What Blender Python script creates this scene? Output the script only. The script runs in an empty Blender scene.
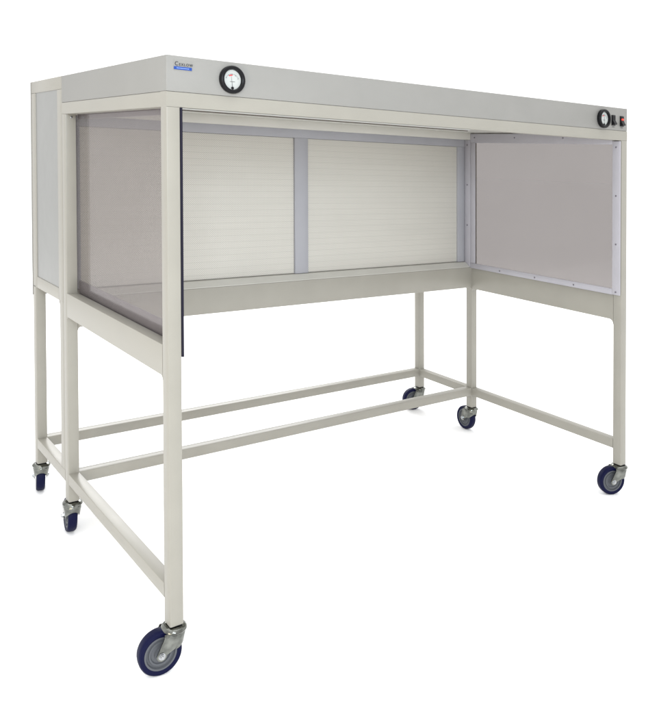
import bpy, bmesh, math
from mathutils import Vector, Matrix

scene = bpy.context.scene
COL = scene.collection

# ---------------------------------------------------------------- dimensions (metres)
W, T, D1, D2 = 1.9, 0.035, 0.8055, 1.1602
LEGZ = 0.15                     # bottom of the steel legs (floor is z = 0.034 in these build coordinates)
FLOOR = 0.034
ZR0, ZR1 = 0.2065, 0.2414       # lower rails
ZO, ZH, ZT = 1.397, 1.434, 1.520
LX, LY = -0.0336, 0.0252        # the frame stands very slightly out of plumb


def rack(p):
    x, y, z = p
    return Vector((x + LX * z, y + LY * z, z - FLOOR))


# ---------------------------------------------------------------- materials
def new_mat(name):
    m = bpy.data.materials.new(name)
    m.use_nodes = True
    nt = m.node_tree
    return m, nt, nt.nodes['Principled BSDF']


def paint(name, col, rough=0.36, var=0.03, bump=0.06, scale=9.0, bscale=420, bdist=0.001):
    m, nt, b = new_mat(name)
    N, L = nt.nodes, nt.links
    tc = N.new('ShaderNodeTexCoord')
    n1 = N.new('ShaderNodeTexNoise'); n1.inputs['Scale'].default_value = scale; n1.inputs['Detail'].default_value = 6
    L.new(tc.outputs['Object'], n1.inputs['Vector'])
    r = N.new('ShaderNodeMapRange')
    r.inputs['From Min'].default_value = 0.3; r.inputs['From Max'].default_value = 0.7
    r.inputs['To Min'].default_value = 1 - var; r.inputs['To Max'].default_value = 1 + var
    L.new(n1.outputs['Fac'], r.inputs['Value'])
    mul = N.new('ShaderNodeVectorMath'); mul.operation = 'SCALE'
    mul.inputs[0].default_value = col
    L.new(r.outputs['Result'], mul.inputs['Scale'])
    L.new(mul.outputs['Vector'], b.inputs['Base Color'])
    n2 = N.new('ShaderNodeTexNoise'); n2.inputs['Scale'].default_value = bscale; n2.inputs['Detail'].default_value = 2
    L.new(tc.outputs['Object'], n2.inputs['Vector'])
    bp = N.new('ShaderNodeBump'); bp.inputs['Strength'].default_value = bump; bp.inputs['Distance'].default_value = bdist
    L.new(n2.outputs['Fac'], bp.inputs['Height'])
    L.new(bp.outputs['Normal'], b.inputs['Normal'])
    r2 = N.new('ShaderNodeMapRange')
    r2.inputs['To Min'].default_value = rough - 0.05; r2.inputs['To Max'].default_value = rough + 0.07
    L.new(n1.outputs['Fac'], r2.inputs['Value'])
    L.new(r2.outputs['Result'], b.inputs['Roughness'])
    b.inputs['Specular IOR Level'].default_value = 0.36
    return m


def plain(name, col, rough=0.4, metal=0.0, emit=0.0, spec=0.25):
    m, nt, b = new_mat(name)
    N, L = nt.nodes, nt.links
    tc = N.new('ShaderNodeTexCoord')
    n = N.new('ShaderNodeTexNoise'); n.inputs['Scale'].default_value = 60; n.inputs['Detail'].default_value = 4
    L.new(tc.outputs['Object'], n.inputs['Vector'])
    r = N.new('ShaderNodeMapRange'); r.inputs['To Min'].default_value = rough * 0.75; r.inputs['To Max'].default_value = min(1, rough * 1.25)
    L.new(n.outputs['Fac'], r.inputs['Value']); L.new(r.outputs['Result'], b.inputs['Roughness'])
    b.inputs['Base Color'].default_value = (*col, 1)
    b.inputs['Metallic'].default_value = metal
    b.inputs['Specular IOR Level'].default_value = spec
    if emit:
        b.inputs['Emission Color'].default_value = (*col, 1)
        b.inputs['Emission Strength'].default_value = emit
    return m


M_FRAME = paint('frame_paint', (0.272, 0.260, 0.226))
M_HOOD = paint('hood_paint', (0.228, 0.224, 0.210), rough=0.5)
M_FILM = paint('panel_film', (0.196, 0.197, 0.188), rough=0.3, var=0.04, scale=5, bump=0.12, bscale=7, bdist=0.02)
M_TRIM = paint('trim_plastic', (0.345, 0.335, 0.362), rough=0.3, var=0.04)
M_INNER = paint('inner_paint', (0.50, 0.49, 0.45), rough=0.4)
M_FFRAME = paint('filter_frame_aluminium', (0.300, 0.301, 0.322), rough=0.35, var=0.03)
M_BLACK = plain('black_plastic', (0.008, 0.008, 0.009), 0.3, spec=0.14)
M_SEAL = plain('dark_edge_seal', (0.005, 0.004, 0.014), 0.6)
M_ZINC = plain('zinc_plated_steel', (0.175, 0.18, 0.168), 0.14, 1.0)
def painted_glints(m, col, amt):  # mottled base colour stands in for varied reflections on the metal
    nt = m.node_tree; N, L = nt.nodes, nt.links
    tc = N.new('ShaderNodeTexCoord'); v = N.new('ShaderNodeTexVoronoi'); v.inputs['Scale'].default_value = 120
    n = N.new('ShaderNodeTexNoise'); n.inputs['Scale'].default_value = 38; n.inputs['Detail'].default_value = 4
    L.new(tc.outputs['Object'], v.inputs['Vector']); L.new(tc.outputs['Object'], n.inputs['Vector'])
    mr = N.new('ShaderNodeMapRange'); mr.inputs['From Min'].default_value = .35; mr.inputs['From Max'].default_value = .65
    mr.inputs['To Min'].default_value = 1 - amt; mr.inputs['To Max'].default_value = 1 + amt
    L.new(n.outputs['Fac'], mr.inputs['Value'])
    sc = N.new('ShaderNodeVectorMath'); sc.operation = 'SCALE'; sc.inputs[0].default_value = col
    L.new(mr.outputs['Result'], sc.inputs['Scale'])
    L.new(sc.outputs['Vector'], N['Principled BSDF'].inputs['Base Color'])
    bp = N.new('ShaderNodeBump'); bp.inputs['Strength'].default_value = 0.35; bp.inputs['Distance'].default_value = 0.002
    L.new(v.outputs['Distance'], bp.inputs['Height']); L.new(bp.outputs['Normal'], N['Principled BSDF'].inputs['Normal'])


painted_glints(M_ZINC, (0.17, 0.175, 0.16), 0.38)
M_STEEL = plain('bright_steel', (0.42, 0.43, 0.44), 0.2, 1.0)
M_GLINT = plain('glint_strip_metal', (0.45, 0.45, 0.43), 0.3, 1.0)  # bright strip in place of a reflection on the beam's underside
M_SHADOWLINE = plain('brown_shadow_line', (0.075, 0.065, 0.055), 0.5)  # dark brown strip in place of a shadow line
M_SCREW = plain('screw_head', (0.16, 0.15, 0.17), 0.4, 0.6)
M_TYRE = plain('blue_rubber', (0.0025, 0.0036, 0.027), 0.5, spec=0.12)
M_RIM = plain('grey_rim', (0.085, 0.09, 0.10), 0.42)
M_DIAL = plain('dial_face', (0.42, 0.44, 0.425), 0.35)
M_INK = plain('dark_ink', (0.03, 0.03, 0.035), 0.6)
M_RED = plain('red_ink', (0.6, 0.05, 0.06), 0.5)
M_BLUE = plain('blue_ink', (0.015, 0.055, 0.26), 0.4)
M_LABEL = plain('label_white', (0.62, 0.62, 0.64), 0.4)
M_LAMP = plain('red_indicator', (1.0, 0.04, 0.02), 0.3, 0, 0.9)


def acrylic(name, tint):
    m, nt, b = new_mat(name)
    N, L = nt.nodes, nt.links
    N.remove(b)
    out = N['Material Output']
    tr = N.new('ShaderNodeBsdfTransparent'); tr.inputs['Color'].default_value = (*tint, 1)
    gl = N.new('ShaderNodeBsdfGlossy'); gl.inputs['Roughness'].default_value = 0.04
    df = N.new('ShaderNodeBsdfDiffuse'); df.inputs['Color'].default_value = (0.30, 0.28, 0.27, 1)
    fr = N.new('ShaderNodeFresnel'); fr.inputs['IOR'].default_value = 1.4
    tc = N.new('ShaderNodeTexCoord')
    ns = N.new('ShaderNodeTexNoise'); ns.inputs['Scale'].default_value = 3.5; ns.inputs['Detail'].default_value = 5
    L.new(tc.outputs['Object'], ns.inputs['Vector'])
    mr = N.new('ShaderNodeMapRange'); mr.inputs['To Min'].default_value = 0.04; mr.inputs['To Max'].default_value = 0.12
    L.new(ns.outputs['Fac'], mr.inputs['Value'])
    m1 = N.new('ShaderNodeMixShader'); m2 = N.new('ShaderNodeMixShader')
    L.new(mr.outputs['Result'], m1.inputs['Fac'])
    L.new(tr.outputs[0], m1.inputs[1]); L.new(df.outputs[0], m1.inputs[2])
    hf = N.new('ShaderNodeMath'); hf.operation = 'MULTIPLY'; hf.inputs[1].default_value = 0.22
    L.new(fr.outputs[0], hf.inputs[0])
    L.new(hf.outputs[0], m2.inputs['Fac']); L.new(m1.outputs[0], m2.inputs[1]); L.new(gl.outputs[0], m2.inputs[2])
    L.new(m2.outputs[0], out.inputs['Surface'])
    return m


M_ACRYL = acrylic('tinted_acrylic', (0.79, 0.77, 0.765))
M_ACRYL_DARK = acrylic('darkened_acrylic', (0.555, 0.537, 0.532))  # same acrylic, tint darkened to stand in for a dim room beyond


def filter_mat():
    """perforated white grille in front of pleated paper: staggered small holes and faint seams"""
    m, nt, b = new_mat('perforated_filter_grille')
    N, L = nt.nodes, nt.links

    def math_(op, a, bb=None, c=None):
        n = N.new('ShaderNodeMath'); n.operation = op
        for i, v in enumerate((a, bb, c)):
            if v is None: continue
            if isinstance(v, (int, float)): n.inputs[i].default_value = v
            else: L.new(v, n.inputs[i])
        return n.outputs[0]
    tc = N.new('ShaderNodeTexCoord'); sp = N.new('ShaderNodeSeparateXYZ')
    L.new(tc.outputs['Object'], sp.inputs[0])
    X = math_('SUBTRACT', sp.outputs['X'], math_('MULTIPLY', sp.outputs['Z'], LX)); Z = sp.outputs['Z']
    p = 0.0076
    # staggered holes = product of two cosines
    a = math_('COSINE', math_('MULTIPLY', math_('ADD', X, Z), 2 * math.pi / p))
    c = math_('COSINE', math_('MULTIPLY', math_('SUBTRACT', X, Z), 2 * math.pi / p))
    h = math_('MULTIPLY', math_('ADD', math_('ADD', a, c), 2.0), 0.25)
    hole = N.new('ShaderNodeMapRange'); hole.interpolation_type = 'SMOOTHSTEP'
    hole.inputs['From Min'].default_value = 0.45; hole.inputs['From Max'].default_value = 0.9
    L.new(h, hole.inputs['Value'])
    # horizontal seams of the pleat pack behind the grille
    s = math_('FRACT', math_('DIVIDE', Z, 0.0235))
    seam = math_('LESS_THAN', math_('ABSOLUTE', math_('SUBTRACT', s, 0.5)), 0.06)
    ns = N.new('ShaderNodeTexNoise'); ns.inputs['Scale'].default_value = 4; ns.inputs['Detail'].default_value = 5
    mp = N.new('ShaderNodeMapping'); mp.inputs['Scale'].default_value = (1, 1, 6)
    L.new(tc.outputs['Object'], mp.inputs[0]); L.new(mp.outputs[0], ns.inputs['Vector'])
    seam = math_('MULTIPLY', seam, math_('MULTIPLY', ns.outputs['Fac'], 0.13))
    dark = math_('ADD', math_('MULTIPLY', hole.outputs['Result'], 0.34), seam)
    fac = math_('SUBTRACT', 1.0, dark)
    fac = math_('MULTIPLY', fac, math_('ADD', 0.95, math_('MULTIPLY', ns.outputs['Fac'], 0.10)))
    mul = N.new('ShaderNodeVectorMath'); mul.operation = 'SCALE'
    mul.inputs[0].default_value = (0.50, 0.484, 0.440)
    L.new(fac, mul.inputs['Scale']); L.new(mul.outputs['Vector'], b.inputs['Base Color'])
    b.inputs['Roughness'].default_value = 0.5
    bp = N.new('ShaderNodeBump'); bp.inputs['Strength'].default_value = 0.25; bp.inputs['Distance'].default_value = 0.001
    L.new(fac, bp.inputs['Height']); L.new(bp.outputs['Normal'], b.inputs['Normal'])
    return m


M_FILTER = filter_mat()


# ---------------------------------------------------------------- mesh helpers
def link(name, bm, mat, parent=None, smooth=False, racked=True):
    if racked:
        for v in bm.verts:
            v.co = rack(v.co)
    bmesh.ops.recalc_face_normals(bm, faces=bm.faces)
    me = bpy.data.meshes.new(name)
    bm.to_mesh(me); bm.free()
    me.materials.append(mat)
    if smooth:
        for p in me.polygons: p.use_smooth = True
        me.set_sharp_from_angle(angle=math.radians(38))
    o = bpy.data.objects.new(name, me)
    COL.objects.link(o)
    if parent: o.parent = parent
    return o


def box_into(bm, x0, x1, y0, y1, z0, z1, bev=0.0, axis=None, seg=2):
    """box; bev rounds every edge, or only those along `axis` (0, 1 or 2)"""
    b = bmesh.new()
    vs = [b.verts.new((x, y, z)) for x in (x0, x1) for y in (y0, y1) for z in (z0, z1)]
    for f in ((0, 1, 3, 2), (4, 6, 7, 5), (0, 4, 5, 1), (2, 3, 7, 6), (0, 2, 6, 4), (1, 5, 7, 3)):
        b.faces.new([vs[i] for i in f])
    if bev > 0:
        es = list(b.edges)
        if axis is not None:
            es = [e for e in es if abs((e.verts[0].co - e.verts[1].co).normalized()[axis]) > 0.9]
        bmesh.ops.bevel(b, geom=es, offset=bev, segments=seg, profile=0.5, affect='EDGES')
    me = bpy.data.meshes.new('tmp'); b.to_mesh(me); b.free()
    bm.from_mesh(me); bpy.data.meshes.remove(me)
    return bm


def fillet_into(bm, corner, du, dv, dn, r, n=6):
    """concave corner gusset: `corner`, in-plane unit directions du, dv and thickness vector dn"""
    c = Vector(corner); du = Vector(du); dv = Vector(dv); dn = Vector(dn)
    pts = [c]
    cc = c + du * r + dv * r
    for i in range(n + 1):
        a = i / n * math.pi / 2
        pts.append(cc - du * r * math.cos(a) - dv * r * math.sin(a))
    lo = [bm.verts.new(p) for p in pts]; hi = [bm.verts.new(p + dn) for p in pts]
    bm.faces.new(lo); bm.faces.new(hi[::-1])
    for i in range(len(pts)):
        j = (i + 1) % len(pts)
        bm.faces.new((lo[i], lo[j], hi[j], hi[i]))


def part(name, dims, mat, parent, bev=0.0, axis=None, seg=2):
    bm = bmesh.new(); box_into(bm, *dims, bev=bev, axis=axis, seg=seg)
    return link(name, bm, mat, parent, smooth=bev > 0)


def lathe(prof, n=48, axis='Y', close=True):
    """profile [(radius, along)] turned around an axis"""
    bm = bmesh.new(); rings = []
    for r, a in prof:
        ring = []
        for i in range(n):
            t = 2 * math.pi * i / n
            c, s = r * math.cos(t), r * math.sin(t)
            ring.append(bm.verts.new({'X': (a, c, s), 'Y': (c, a, s), 'Z': (c, s, a)}[axis]))
        rings.append(ring)
    for k in range(len(rings) - 1):
        for i in range(n):
            j = (i + 1) % n
            bm.faces.new((rings[k][i], rings[k][j], rings[k + 1][j], rings[k + 1][i]))
    if close:
        bm.faces.new(rings[0]); bm.faces.new(rings[-1][::-1])
    return bm


def shift(bm, p):
    for v in bm.verts: v.co += Vector(p)
    return bm


# ---------------------------------------------------------------- the bench
bench = bpy.data.objects.new('clean_bench', None)
COL.objects.link(bench)
bench['label'] = 'pale grey laminar flow clean bench on six blue-wheeled casters with tinted side windows'
bench['category'] = 'clean bench'
R = bench

# legs ---------------------------------------------------------------------
LEGS = {'FL': (0, 0), 'FR': (W - T, 0), 'ML': (0, D1 - T), 'MR': (W - T, D1 - T),
        'BL': (0, D2 - T), 'BR': (W - T, D2 - T)}
for k, (x, y) in LEGS.items():
    top = ZO if k[0] != 'B' else 0.79
    part('leg', (x, x + T, y, y + T, LEGZ, top), M_FRAME, R, 0.0028, 2)
part('strut', (0.001, T, D1 + 0.0012, D1 + 0.044, ZR1, 0.7885), M_FRAME, R, 0.002, 2)

# lower rails ----------------------------------------------------------------
for x in (0, W - T):
    e = 0.0006 if x == 0 else 0
    part('side_rail', (x, x + T, T, D1 - T, ZR0, ZR1), M_FRAME, R, 0.0022, 1)
    part('side_rail', (x, x + T, D1, D2 - T, ZR0, ZR1), M_FRAME, R, 0.0022, 1)
part('cross_rail', (T, W - T, D1 - T, D1, ZR0, ZR1), M_FRAME, R, 0.0022, 0)
part('cross_rail', (T, W - T, D2 - T, D2, ZR0, ZR1), M_FRAME, R, 0.0022, 0)

# aprons under the chamber ----------------------------------------------------
rf = 0.014
bm = bmesh.new(); z0, z1 = 0.7478, 0.8242
box_into(bm, 0, T, T, D1 - T, z0, z1, 0.002, 1)
fillet_into(bm, (0.0005, T, z0 + .0005), (0, 1, 0), (0, 0, -1), (T - .001, 0, 0), 0.010)
fillet_into(bm, (0.0005, D1 - T, z0 + .0005), (0, -1, 0), (0, 0, -1), (T - .001, 0, 0), 0.010)
link('side_apron', bm, M_FRAME, R, True)
bm = bmesh.new(); z0, z1 = 0.7060, 0.8030
box_into(bm, W - T, W, T, D1 - T, z0, z1, 0.002, 1)
fillet_into(bm, (W - T + .0005, T, z0 + .0005), (0, 1, 0), (0, 0, -1), (T - .001, 0, 0), 0.018)
fillet_into(bm, (W - T + .0005, D1 - T, z0 + .0005), (0, -1, 0), (0, 0, -1), (T - .001, 0, 0), 0.010)
link('side_apron', bm, M_FRAME, R, True)
bm = bmesh.new(); z0, z1 = 0.7120, 0.8060
box_into(bm, T, W - T, D1 - T, D1, z0, z1, 0.002, 0)
fillet_into(bm, (W - T, D1 - T + .0005, z0 + .0005), (-1, 0, 0), (0, 0, -1), (0, T - .001, 0), 0.010)
fillet_into(bm, (T, D1 - T + .0005, z0 + .0005), (1, 0, 0), (0, 0, -1), (0, T - .001, 0), 0.010)
link('back_apron', bm, M_FRAME, R, True)

# upper frame ------------------------------------------------------------------
bm = bmesh.new()
box_into(bm, 0, W, 0, T, ZO, ZH, 0.0022, 0)
link('front_beam', bm, M_FRAME, R, True)
for x in (0, W - T):
    part('side_beam', (x, x + T, T, D1, ZO, ZH), M_FRAME, R, 0.0022, 1)
part('back_beam', (T, W - T, D1 - T, D1, 1.3955, ZH), M_INNER, R, 0.002, 0)
part('ceiling_panel', (T + .001, W - T - .001, T + .001, D1 - T - .001, 1.428, 1.4335), M_INNER, R)
# added strips imitating the reflection and the shadow line under the front beam
part('beam_glint_strip', (T + .0064, 1.035, .002, .010, 1.3934, 1.3969), M_GLINT, R, 0.0015, 0)
part('beam_shadow_strip', (T + .0064, 1.035, .011, .018, 1.3905, 1.3930), M_SHADOWLINE, R)

# hood with its sheet metal seams ----------------------------------------------
hood = part('hood', (0, W, 0, D1 - 0.0005, ZH + 0.0002, ZT), M_HOOD, R, 0.0022)

# fan cabinet behind the filters -----------------------------------------------
z0 = 0.787
bm = bmesh.new()
box_into(bm, 0, W, D1 + .0008, D2, 1.478, ZT, 0.002, None)
for xa, xb in ((0, T - .001), (W - T + .001, W)):
    box_into(bm, xa, xb, D1 + .0008, D1 + .050, z0 + .0005, 1.4775, 0.002, 2)
    box_into(bm, xa, xb, D2 - .050, D2, z0 + .0005, 1.4775, 0.002, 2)
    box_into(bm, xa + .0004, xb - .0004, D1 + .0505, D2 - .0505, z0, 0.8275, 0.002, 1)
box_into(bm, T - .0005, W - T + .0005, D1 + .022, D2, z0 + .001, z0 + .006)
fillet_into(bm, (0.0008, D1 + .045, z0 + .001), (0, 1, 0), (0, 0, -1), (T - .001, 0, 0), 0.012)
link('fan_cabinet', bm, M_FRAME, R, True)
for xa, xb in ((0.0030, 0.020), (W - .020, W - .0030)):
    p = part('access_panel', (xa, xb, D1 + .0502, D2 - .0502, 0.8278, 1.4777), M_FILM, R)
# back sheet
part('back_sheet', (-.001, W + .001, D2 + .0005, D2 + .006, 0.754, ZT - .001), M_HOOD, R, 0.001)

# filter wall --------------------------------------------------------------------
yF = D1 + 0.0010
bm = bmesh.new()
zlo, zhi = 0.828, 1.362
xs = [0.0585, 0.904, 0.967, 1.8125]
box_into(bm, T, W - T, yF, yF + .02, zhi, 1.4335, 0.0015, 0)
for a, c in ((T, xs[0]), (xs[1], xs[2]), (xs[3], W - T)):
    box_into(bm, a, c, yF + .0002, yF + .0198, zlo + .0002, zhi - .0002, 0.0015, 2)
link('filter_frame', bm, M_FFRAME, R, True)
for a, c in ((xs[0], xs[1]), (xs[2], xs[3])):
    f = part('air_filter', (a + .001, c - .001, yF + .008, yF + .080, zlo + .001, zhi - .001), M_FILTER, R)

bm = bmesh.new()
prof = [(D1 - T + .003, .8063), (D1 - T + .003, .8085), (D1 - .004, zlo - .002), (yF + .018, zlo - .0004), (yF + .018, .8063)]
a = [bm.verts.new((T, y, z)) for y, z in prof]; b = [bm.verts.new((W - T, y, z)) for y, z in prof]
bm.faces.new(a); bm.faces.new(b[::-1])
for i in range(5):
    j = (i + 1) % 5; bm.faces.new((a[i], a[j], b[j], b[i]))
link('filter_sill', bm, M_INNER, R)

# side windows ---------------------------------------------------------------------
def screw_proto():
    bm = lathe([(0.0001, -0.0024), (0.0020, -0.0022), (0.0032, -0.0012), (0.0036, 0.0)], 16, 'X')
    return bm


screw_mesh = None


def screws(parent, pts, sx):
    global screw_mesh
    for p in pts:
        if screw_mesh is None:
            o = link('screw', screw_proto(), M_SCREW, parent, True, racked=False)
            screw_mesh = o.data
        else:
            o = bpy.data.objects.new('screw', screw_mesh); COL.objects.link(o); o.parent = parent
        o.location = rack(p); o.rotation_euler = (0, 0, 0 if sx < 0 else math.pi)


xr = W - T
wr = part('side_window', (xr - .0040, xr - .0008, 0.012, D1 - .004, 0.808, 1.412), M_ACRYL_DARK, R)
tr = [
    ((xr - .0105, xr - .0042, D1 - T + .001, D1 - .001, 0.8065, 1.3945), [(.7885, 1.372), (.7885, 1.187), (.7885, 1.000), (.7885, .814)]),
    ((xr - .0105, xr - .0042, 0.001, 0.0335, 0.8045, 1.3945), [(.0178, 1.371), (.0178, 1.185), (.0178, .999), (.0178, .8155)]),
    ((xr - .0094, xr - .0042, 0.742, D1 - T + .0006, 0.8276, 1.3816), []),
    ((xr - .0100, xr - .0042, 0.034, D1 - T, 0.8035, 0.8270), [(.594, .8140), (.402, .8140), (.208, .8140)]),
    ((xr - .0100, xr - .0042, 0.034, D1 - T, 1.3820, 1.4240), [(.744, 1.406), (.511, 1.406), (.26, 1.406)]),
]
for dims, sc in tr:
    s = part('trim_strip', dims, M_TRIM, wr, 0.0014, None)
    screws(s, [(dims[0], y, z) for y, z in sc], -1)

wl = part('side_window', (T + .0008, T + .0040, 0.012, D1 - .004, 0.790, 1.412), M_ACRYL, R)
tl = [
    ((T + .0042, T + .0100, 0.034, D1 - T, 0.8000, 0.8640), [(.594, .832), (.208, .832)]),
    ((T + .0042, T + .0100, 0.034, D1 - T, 1.3820, 1.4240), [(.744, 1.406), (.26, 1.406)]),
]
for dims, sc in tl:
    s = part('trim_strip', dims, M_TRIM, wl, 0.0014, None)
    screws(s, [(dims[1], y, z) for y, z in sc], 1)
part('edge_seal', (T + .0004, T + .0062, -0.0010, 0.0115, 0.7975, 1.3965), M_SEAL, R, 0.001, 2)
# two bright fixings in the corner of the left opening
bm = shift(lathe([(0.0001, -0.003), (0.0025, -0.0028), (0.004, -0.001), (0.004, 0)], 16, 'Y'), (0.020, D1 - T - .0002, 1.388))
link('bolt_head', bm, M_STEEL, R, True)


# ---------------------------------------------------------------- things on the hood front
def flat_poly(bm, pts, y0, y1):
    lo = [bm.verts.new((x, y0, z)) for x, z in pts]; hi = [bm.verts.new((x, y1, z)) for x, z in pts]
    bm.faces.new(lo); bm.faces.new(hi[::-1])
    for i in range(len(pts)):
        j = (i + 1) % len(pts)
        bm.faces.new((lo[i], lo[j], hi[j], hi[i]))


plate = part('name_plate', (0.0185, 0.0670, -0.0004, -0.0001, 1.4855, 1.5105), M_HOOD, R)
part('blue_band', (0.0195, 0.0660, -0.0018, -0.0004, 1.4872, 1.4942), M_BLUE, plate)


def lettering(name, body, x, z, size, mat, parent, y=-0.0014, depth=0.0003, spacing=1.0):
    cu = bpy.data.curves.new(name, 'FONT')
    cu.body = body; cu.size = size; cu.extrude = depth; cu.space_character = spacing
    tmp = bpy.data.objects.new('tmp', cu); COL.objects.link(tmp)
    bpy.context.view_layer.update()
    dg = bpy.context.evaluated_depsgraph_get()
    me = bpy.data.meshes.new_from_object(tmp.evaluated_get(dg))
    bpy.data.objects.remove(tmp)
    bm = bmesh.new(); bm.from_mesh(me); bpy.data.meshes.remove(me)
    for v in bm.verts:
        v.co = Vector((x + v.co.x, y - v.co.z, z + v.co.y))
    return link(name, bm, mat, parent)


lettering('lettering', 'C', 0.0213, 1.4967, 0.0135, M_INK, plate)
lettering('lettering', 'EXLOW', 0.0325, 1.4967, 0.0088, M_INK, plate, spacing=1.28)
bm = bmesh.new()
for i in range(9):
    x = 0.0262 + i * 0.0037
    box_into(bm, x, x + 0.0026, -0.0020, -0.0018, 1.4898, 1.4915)
link('small_print', bm, plain('pale_blue_ink', (0.25, 0.36, 0.62), 0.4), plate)


def gauge(cx, cz, r, needle_deg, name='pressure_gauge'):
    prof = [(r * 0.90, 0.0), (r * 0.985, -0.001), (r, -0.004), (r, -0.011), (r * 0.97, -0.0135), (r * 0.90, -0.0150),
            (r * 0.80, -0.0150), (r * 0.74, -0.0135), (r * 0.71, -0.0085), (r * 0.70, -0.0060), (r * 0.70, -0.002)]
    g = link(name, shift(lathe(prof, 64, 'Y'), (cx, 0, cz)), M_BLACK, R, True)
    d = link('dial', shift(lathe([(r * 0.705, -0.0062), (r * 0.705, -0.0067)], 48, 'Y'), (cx, 0, cz)), M_DIAL, g)
    # scale ticks on an arc
    bm = bmesh.new(); bmr = bmesh.new()
    pz = cz - r * 0.18
    for i in range(21):
        a = math.radians(150 - i * 6.0)
        big = i % 5 == 0
        r0, r1 = r * (0.50 if big else 0.55), r * 0.61
        hw = r * (0.013 if big else 0.007)
        ca, sa = math.cos(a), math.sin(a)
        pts = [(cx + ca * r0 - sa * hw, pz + sa * r0 + ca * hw), (cx + ca * r0 + sa * hw, pz + sa * r0 - ca * hw),
               (cx + ca * r1 + sa * hw, pz + sa * r1 - ca * hw), (cx + ca * r1 - sa * hw, pz + sa * r1 + ca * hw)]
        flat_poly(bm, pts, -0.0070, -0.0067)
    arc = [(cx + r * 0.54 * math.cos(math.radians(a)), pz + r * 0.54 * math.sin(math.radians(a))) for a in range(86, 125, 4)]
    arc += [(cx + r * 0.46 * math.cos(math.radians(a)), pz + r * 0.46 * math.sin(math.radians(a))) for a in range(122, 85, -4)]
    flat_poly(bmr, arc, -0.0069, -0.0067)
    box_into(bm, cx - r * .20, cx + r * .22, -0.0070, -0.0067, cz - r * .16, cz - r * .13)
    link('scale_marks', bm, M_INK, g)
    link('red_zone', bmr, M_RED, g)
    a = math.radians(needle_deg); ca, sa = math.cos(a), math.sin(a)
    bm = bmesh.new(); bz = cz - r * 0.55; ln = r * 0.98; hw = r * 0.014
    flat_poly(bm, [(cx - sa * hw, bz + ca * hw), (cx + sa * hw, bz - ca * hw), (cx + ca * ln, bz + sa * ln)], -0.0085, -0.0081)
    link('needle', bm, M_INK, g)
    link('zero_screw', shift(lathe([(r * .10, -.0067), (r * .10, -.009), (r * .06, -.0095)], 20, 'Y'), (cx, 0, cz - r * .60)), M_BLACK, g, True)
    return g


g1 = gauge(0.1738, 1.4755, 0.0348, 97)
g2 = gauge(1.7397, 1.4730, 0.0348, 88)
g1['label'] = 'round black pressure gauge beside the name plate'
g2['label'] = 'round black pressure gauge beside the two switches'


def switch(x0, x1, z0, z1, lit):
    s = part('rocker_switch', (x0, x1, -0.0030, 0, z0, z1), M_BLACK, R, 0.001)
    zc = z0 + (z1 - z0) * 0.52
    bm = bmesh.new()
    prof = [(-0.003, z1 - .004), (-0.0045, z1 - .005), (-0.0045, zc), (-0.0120, z0 + .007), (-0.0110, z0 + .004), (-0.003, z0 + .004)]
    a = [bm.verts.new((x0 + .003, y, z)) for y, z in prof]; b = [bm.verts.new((x1 - .003, y, z)) for y, z in prof]
    bm.faces.new(a); bm.faces.new(b[::-1])
    for i in range(len(prof)):
        j = (i + 1) % len(prof); bm.faces.new((a[i], a[j], b[j], b[i]))
    link('rocker', bm, M_BLACK, s)
    if lit:
        part('indicator_lamp', (x0 + .005, x1 - .005, -0.0056, -0.0046, zc + .003, z1 - .010), M_LAMP, s, 0.0004)
    part('caption', (x0 + .004, x1 - .004, -0.0006, -0.0001, z0 - .0058, z0 - .0040), M_INK, s)
    return s


s1 = switch(1.7965, 1.8195, 1.4510, 1.4905, False)
s2 = switch(1.8505, 1.8745, 1.4500, 1.4895, True)
s1['label'] = 'plain black rocker switch'; s2['label'] = 'black rocker switch with lit red lamp'


# ---------------------------------------------------------------- casters
RW, TW, HZ = 0.0535, 0.031, 0.116      # wheel radius, tread width, total height
TRAIL = 0.034


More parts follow.
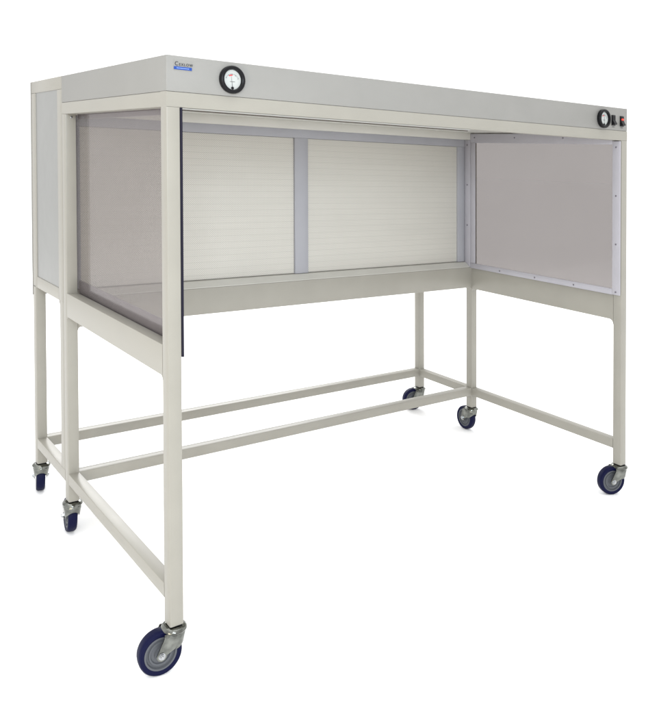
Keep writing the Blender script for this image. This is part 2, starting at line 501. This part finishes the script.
def make_caster():
    """built round the origin at the leg's bottom centre, wheel trailing towards +X"""
    c = bpy.data.objects.new('caster', None); COL.objects.link(c)
    zc = -HZ + RW
    # plug in the leg
    bm = bmesh.new(); box_into(bm, -.0162, .0162, -.0162, .0162, -.0052, -0.0004, 0.0015)
    link('leg_plug', bm, M_BLACK, c, True, False)
    # swivel head
    sw = lathe([(0.004, -.0030), (0.0215, -.0032), (0.0262, -.0048), (0.0305, -.0085), (0.0318, -.0115), (0.0308, -.0132), (0.0285, -.0138),
                (0.0270, -.0146), (0.0270, -.0160), (0.0240, -.0175), (0.008, -.0180)], 48, 'Z')
    link('swivel_head', sw, M_ZINC, c, True, False)
    # fork: one pressed steel shell, closed and curved at the front, two cheeks running down to the axle
    bm = bmesh.new()
    th = 0.0026
    ho = TW / 2 + 0.0065
    ztop = -0.0150

    def hw(z):
        t = min(1, max(0, (ztop - z) / (ztop - zc)))
        return 0.0305 + (ho - 0.0305) * (t ** 0.7)
    # front shell with a domed shoulder
    na, nz = 18, 8
    grid = []
    for q in range(nz + 1):
        row = []
        for p in range(na + 1):
            a = -math.pi / 2 + math.pi * p / na
            zb = -0.0330 - 0.020 * math.sin(a) ** 2
            z = ztop + (zb - ztop) * q / nz
            dome = 1 - 0.22 * max(0, 1 - q / 2) ** 2
            row.append(bm.verts.new((-0.0290 * math.cos(a) * dome * (1 - .10 * q / nz), hw(z) * math.sin(a) * dome, z + (.0035 if q == 0 else 0))))
        grid.append(row)
    for q in range(nz):
        for p in range(na):
            bm.faces.new((grid[q][p], grid[q][p + 1], grid[q + 1][p + 1], grid[q + 1][p]))
    # cheeks
    hubr = 0.0125
    for s in (-1, 1):
        rows = []
        for q in range(13):
            t = q / 12
            z = ztop + (zc - ztop) * t
            xa = 0.0 if z > -0.0500 else TRAIL * 0 + (TRAIL - hubr) * ((-0.0500 - z) / (-0.0500 - zc))
            if z > -0.0500: xa = max(0.0, (TRAIL - hubr) * 0.0)
            xb = 0.0290 + 0.004 * math.sin(min(1, t * 2.2) * math.pi / 2) + (TRAIL + hubr - 0.033) * t ** 1.5
            dome = 0.78 if q == 0 else (0.95 if q == 1 else 1)
            rows.append([(xa + (xb - xa) * p / 6, s * hw(z) * dome, z + (.0035 if q == 0 else 0)) for p in range(7)])
        for q in range(1, 7):
            a = q / 6 * math.pi / 2
            hx = hubr * math.cos(a) if q < 6 else hubr * .12
            z = zc - hubr * math.sin(a)
            rows.append([(TRAIL - hx + 2 * hx * p / 6, s * ho, z) for p in range(7)])
        vv = [[bm.verts.new(c_) for c_ in row] for row in rows]
        for q in range(len(vv) - 1):
            for p in range(6):
                bm.faces.new((vv[q][p], vv[q][p + 1], vv[q + 1][p + 1], vv[q + 1][p]))
    # top plate
    n = 32
    cvs = [bm.verts.new((0.0235 * math.cos(2 * math.pi * i / n) + .001, 0.0245 * math.sin(2 * math.pi * i / n), ztop + .0034)) for i in range(n)]
    bm.faces.new(cvs)
    bmesh.ops.remove_doubles(bm, verts=bm.verts, dist=0.0003)
    bmesh.ops.recalc_face_normals(bm, faces=bm.faces)
    bmesh.ops.solidify(bm, geom=bm.faces[:], thickness=0.0022)
    link('fork', bm, M_ZINC, c, True, False)
    # tyre
    h = TW / 2
    ty = [(RW * .735, -h * .78), (RW * .86, -h * .98), (RW * .935, -h * .93), (RW * .985, -h * .70), (RW, -h * .35), (RW, h * .35),
          (RW * .985, h * .70), (RW * .935, h * .93), (RW * .86, h * .98), (RW * .735, h * .78)]
    link('tyre', shift(lathe(ty + [ty[0]], 64, 'Y', False), (TRAIL, 0, zc)), M_TYRE, c, True, False)
    # rim with stepped rings
    rm = [(0.009, -h * .95), (RW * .27, -h * .95), (RW * .29, -h * .55), (RW * .43, -h * .52), (RW * .46, -h * .72), (RW * .53, -h * .74),
          (RW * .56, -h * .50), (RW * .64, -h * .50), (RW * .67, -h * .83), (RW * .745, -h * .83)]
    rm = rm + [(r, -y) for r, y in rm[::-1]]
    link('rim', shift(lathe(rm, 64, 'Y'), (TRAIL, 0, zc)), M_RIM, c, True, False)
    # axle: washer, nut, stub on both sides
    bm = lathe([(.0035, -ho - .0075), (.0040, -ho - .0068), (.0040, ho + .0068), (.0035, ho + .0075)], 20, 'Y')
    for s in (-1, 1):
        y = s * (ho + .0002)
        for r, d, n in ((.0085, .0012, 24), (.0066, .0052, 6)):
            b2 = lathe([(r, y), (r, y + s * d)], n, 'Y')
            me = bpy.data.meshes.new('t'); b2.to_mesh(me); b2.free(); bm.from_mesh(me); bpy.data.meshes.remove(me)
    link('axle_bolt', shift(bm, (TRAIL, 0, zc)), M_STEEL, c, True, False)
    # small brake tab at the head
    bm = bmesh.new(); box_into(bm, .028, .039, -.006, .006, -.0125, -.0100, .001)
    link('brake_tab', bm, M_ZINC, c, True, False)
    return c


proto = make_caster()
proto.parent = R


def copy_tree(o, parent):
    c = o.copy(); COL.objects.link(c); c.parent = parent
    for ch in list(o.children): copy_tree(ch, c)
    return c


dirs = {'FL': 172, 'FR': 157, 'ML': 82, 'MR': 84, 'BL': 76, 'BR': 160}
first = True
for k, (x, y) in LEGS.items():
    c = proto if first else copy_tree(proto, R)
    first = False
    c.location = rack((x + T / 2, y + T / 2, LEGZ))
    c.location.z = HZ
    c.rotation_euler = (0, 0, math.radians(dirs[k]))

# ---------------------------------------------------------------- setting: white sweep floor
bm = bmesh.new()
bmesh.ops.create_circle(bm, cap_ends=True, radius=60, segments=96)
m_floor, nt_, b_ = new_mat('white_floor')
b_.inputs['Base Color'].default_value = (0.985, 0.985, 0.985, 1); b_.inputs['Roughness'].default_value = 0.9
b_.inputs['Specular IOR Level'].default_value = 0.0
floor = link('floor', bm, m_floor, None, racked=False)
floor['kind'] = 'structure'

# ---------------------------------------------------------------- light
world = bpy.data.worlds.new('World'); scene.world = world; world.use_nodes = True
bg = world.node_tree.nodes['Background']
bg.inputs['Color'].default_value = (1.0, 1.0, 1.0, 1); bg.inputs['Strength'].default_value = 1.4


def area(name, loc, target, sx, sy, power, col):
    l = bpy.data.lights.new(name, 'AREA'); l.shape = 'RECTANGLE'; l.size = sx; l.size_y = sy; l.energy = power; l.color = col
    o = bpy.data.objects.new(name, l); COL.objects.link(o)
    o.location = loc
    o.rotation_euler = (Vector(target) - Vector(loc)).to_track_quat('-Z', 'Y').to_euler()
    return o


area('overhead_floor_fill', (0.9, 0.4, 4.2), (0.9, 0.5, 0), 5.0, 4.0, 60, (1, 1, 1))  # unseen fill added above to whiten the floor
area('back_floor_fill', (2.4, 5.2, 2.7), (0.9, 0.3, 0), 3.8, 1.2, 150, (1, 1, 1))  # unseen fill added behind to wash out the shadow under the bench
area('camera_softbox', (-0.95, -2.1, 1.75), (0.6, 0.4, 0.7), 0.8, 0.6, 46, (0.82, 0.91, 1.0))
area('left_softbox', (-1.7, -1.1, 0.9), (0, 0.0, 0.8), 0.5, 0.9, 11, (1.0, 0.87, 0.66))

# ---------------------------------------------------------------- camera (lens-shift view camera)
CX, CY, CZ = -0.7997, -1.6455, 1.2929 - FLOOR
YAW, PITCH, ROLL, F, U0, V0 = -0.6304, -0.0192, 0.0383, 760.0893, 325.7386, 171.3025
Fw = Vector((-math.sin(YAW), math.cos(YAW), 0)); Rt = Vector((math.cos(YAW), math.sin(YAW), 0)); Up = Vector((0, 0, 1))
F2 = Fw * math.cos(PITCH) + Up * math.sin(PITCH); U2 = Up * math.cos(PITCH) - Fw * math.sin(PITCH)
R3 = Rt * math.cos(ROLL) + U2 * math.sin(ROLL); U3 = U2 * math.cos(ROLL) - Rt * math.sin(ROLL)
cam = bpy.data.cameras.new('camera'); co = bpy.data.objects.new('camera', cam); COL.objects.link(co)
m = Matrix((R3, U3, -F2)).transposed().to_4x4(); m.translation = Vector((CX, CY, CZ))
co.matrix_world = m
cam.sensor_fit = 'HORIZONTAL'; cam.sensor_width = 36; cam.lens = F / 648 * 36
cam.shift_x = (324 - U0) / 648; cam.shift_y = (V0 - 350.5) / 648
cam.clip_start = 0.05; cam.clip_end = 200
scene.camera = co

scene.render.engine = 'CYCLES'
scene.view_settings.view_transform = 'Standard'
scene.view_settings.look = 'None'
scene.view_settings.exposure = 0
scene.view_settings.gamma = 1
scene.cycles.max_bounces = 10
scene.cycles.transparent_max_bounces = 16
scene.render.resolution_x = 947; scene.render.resolution_y = 1024
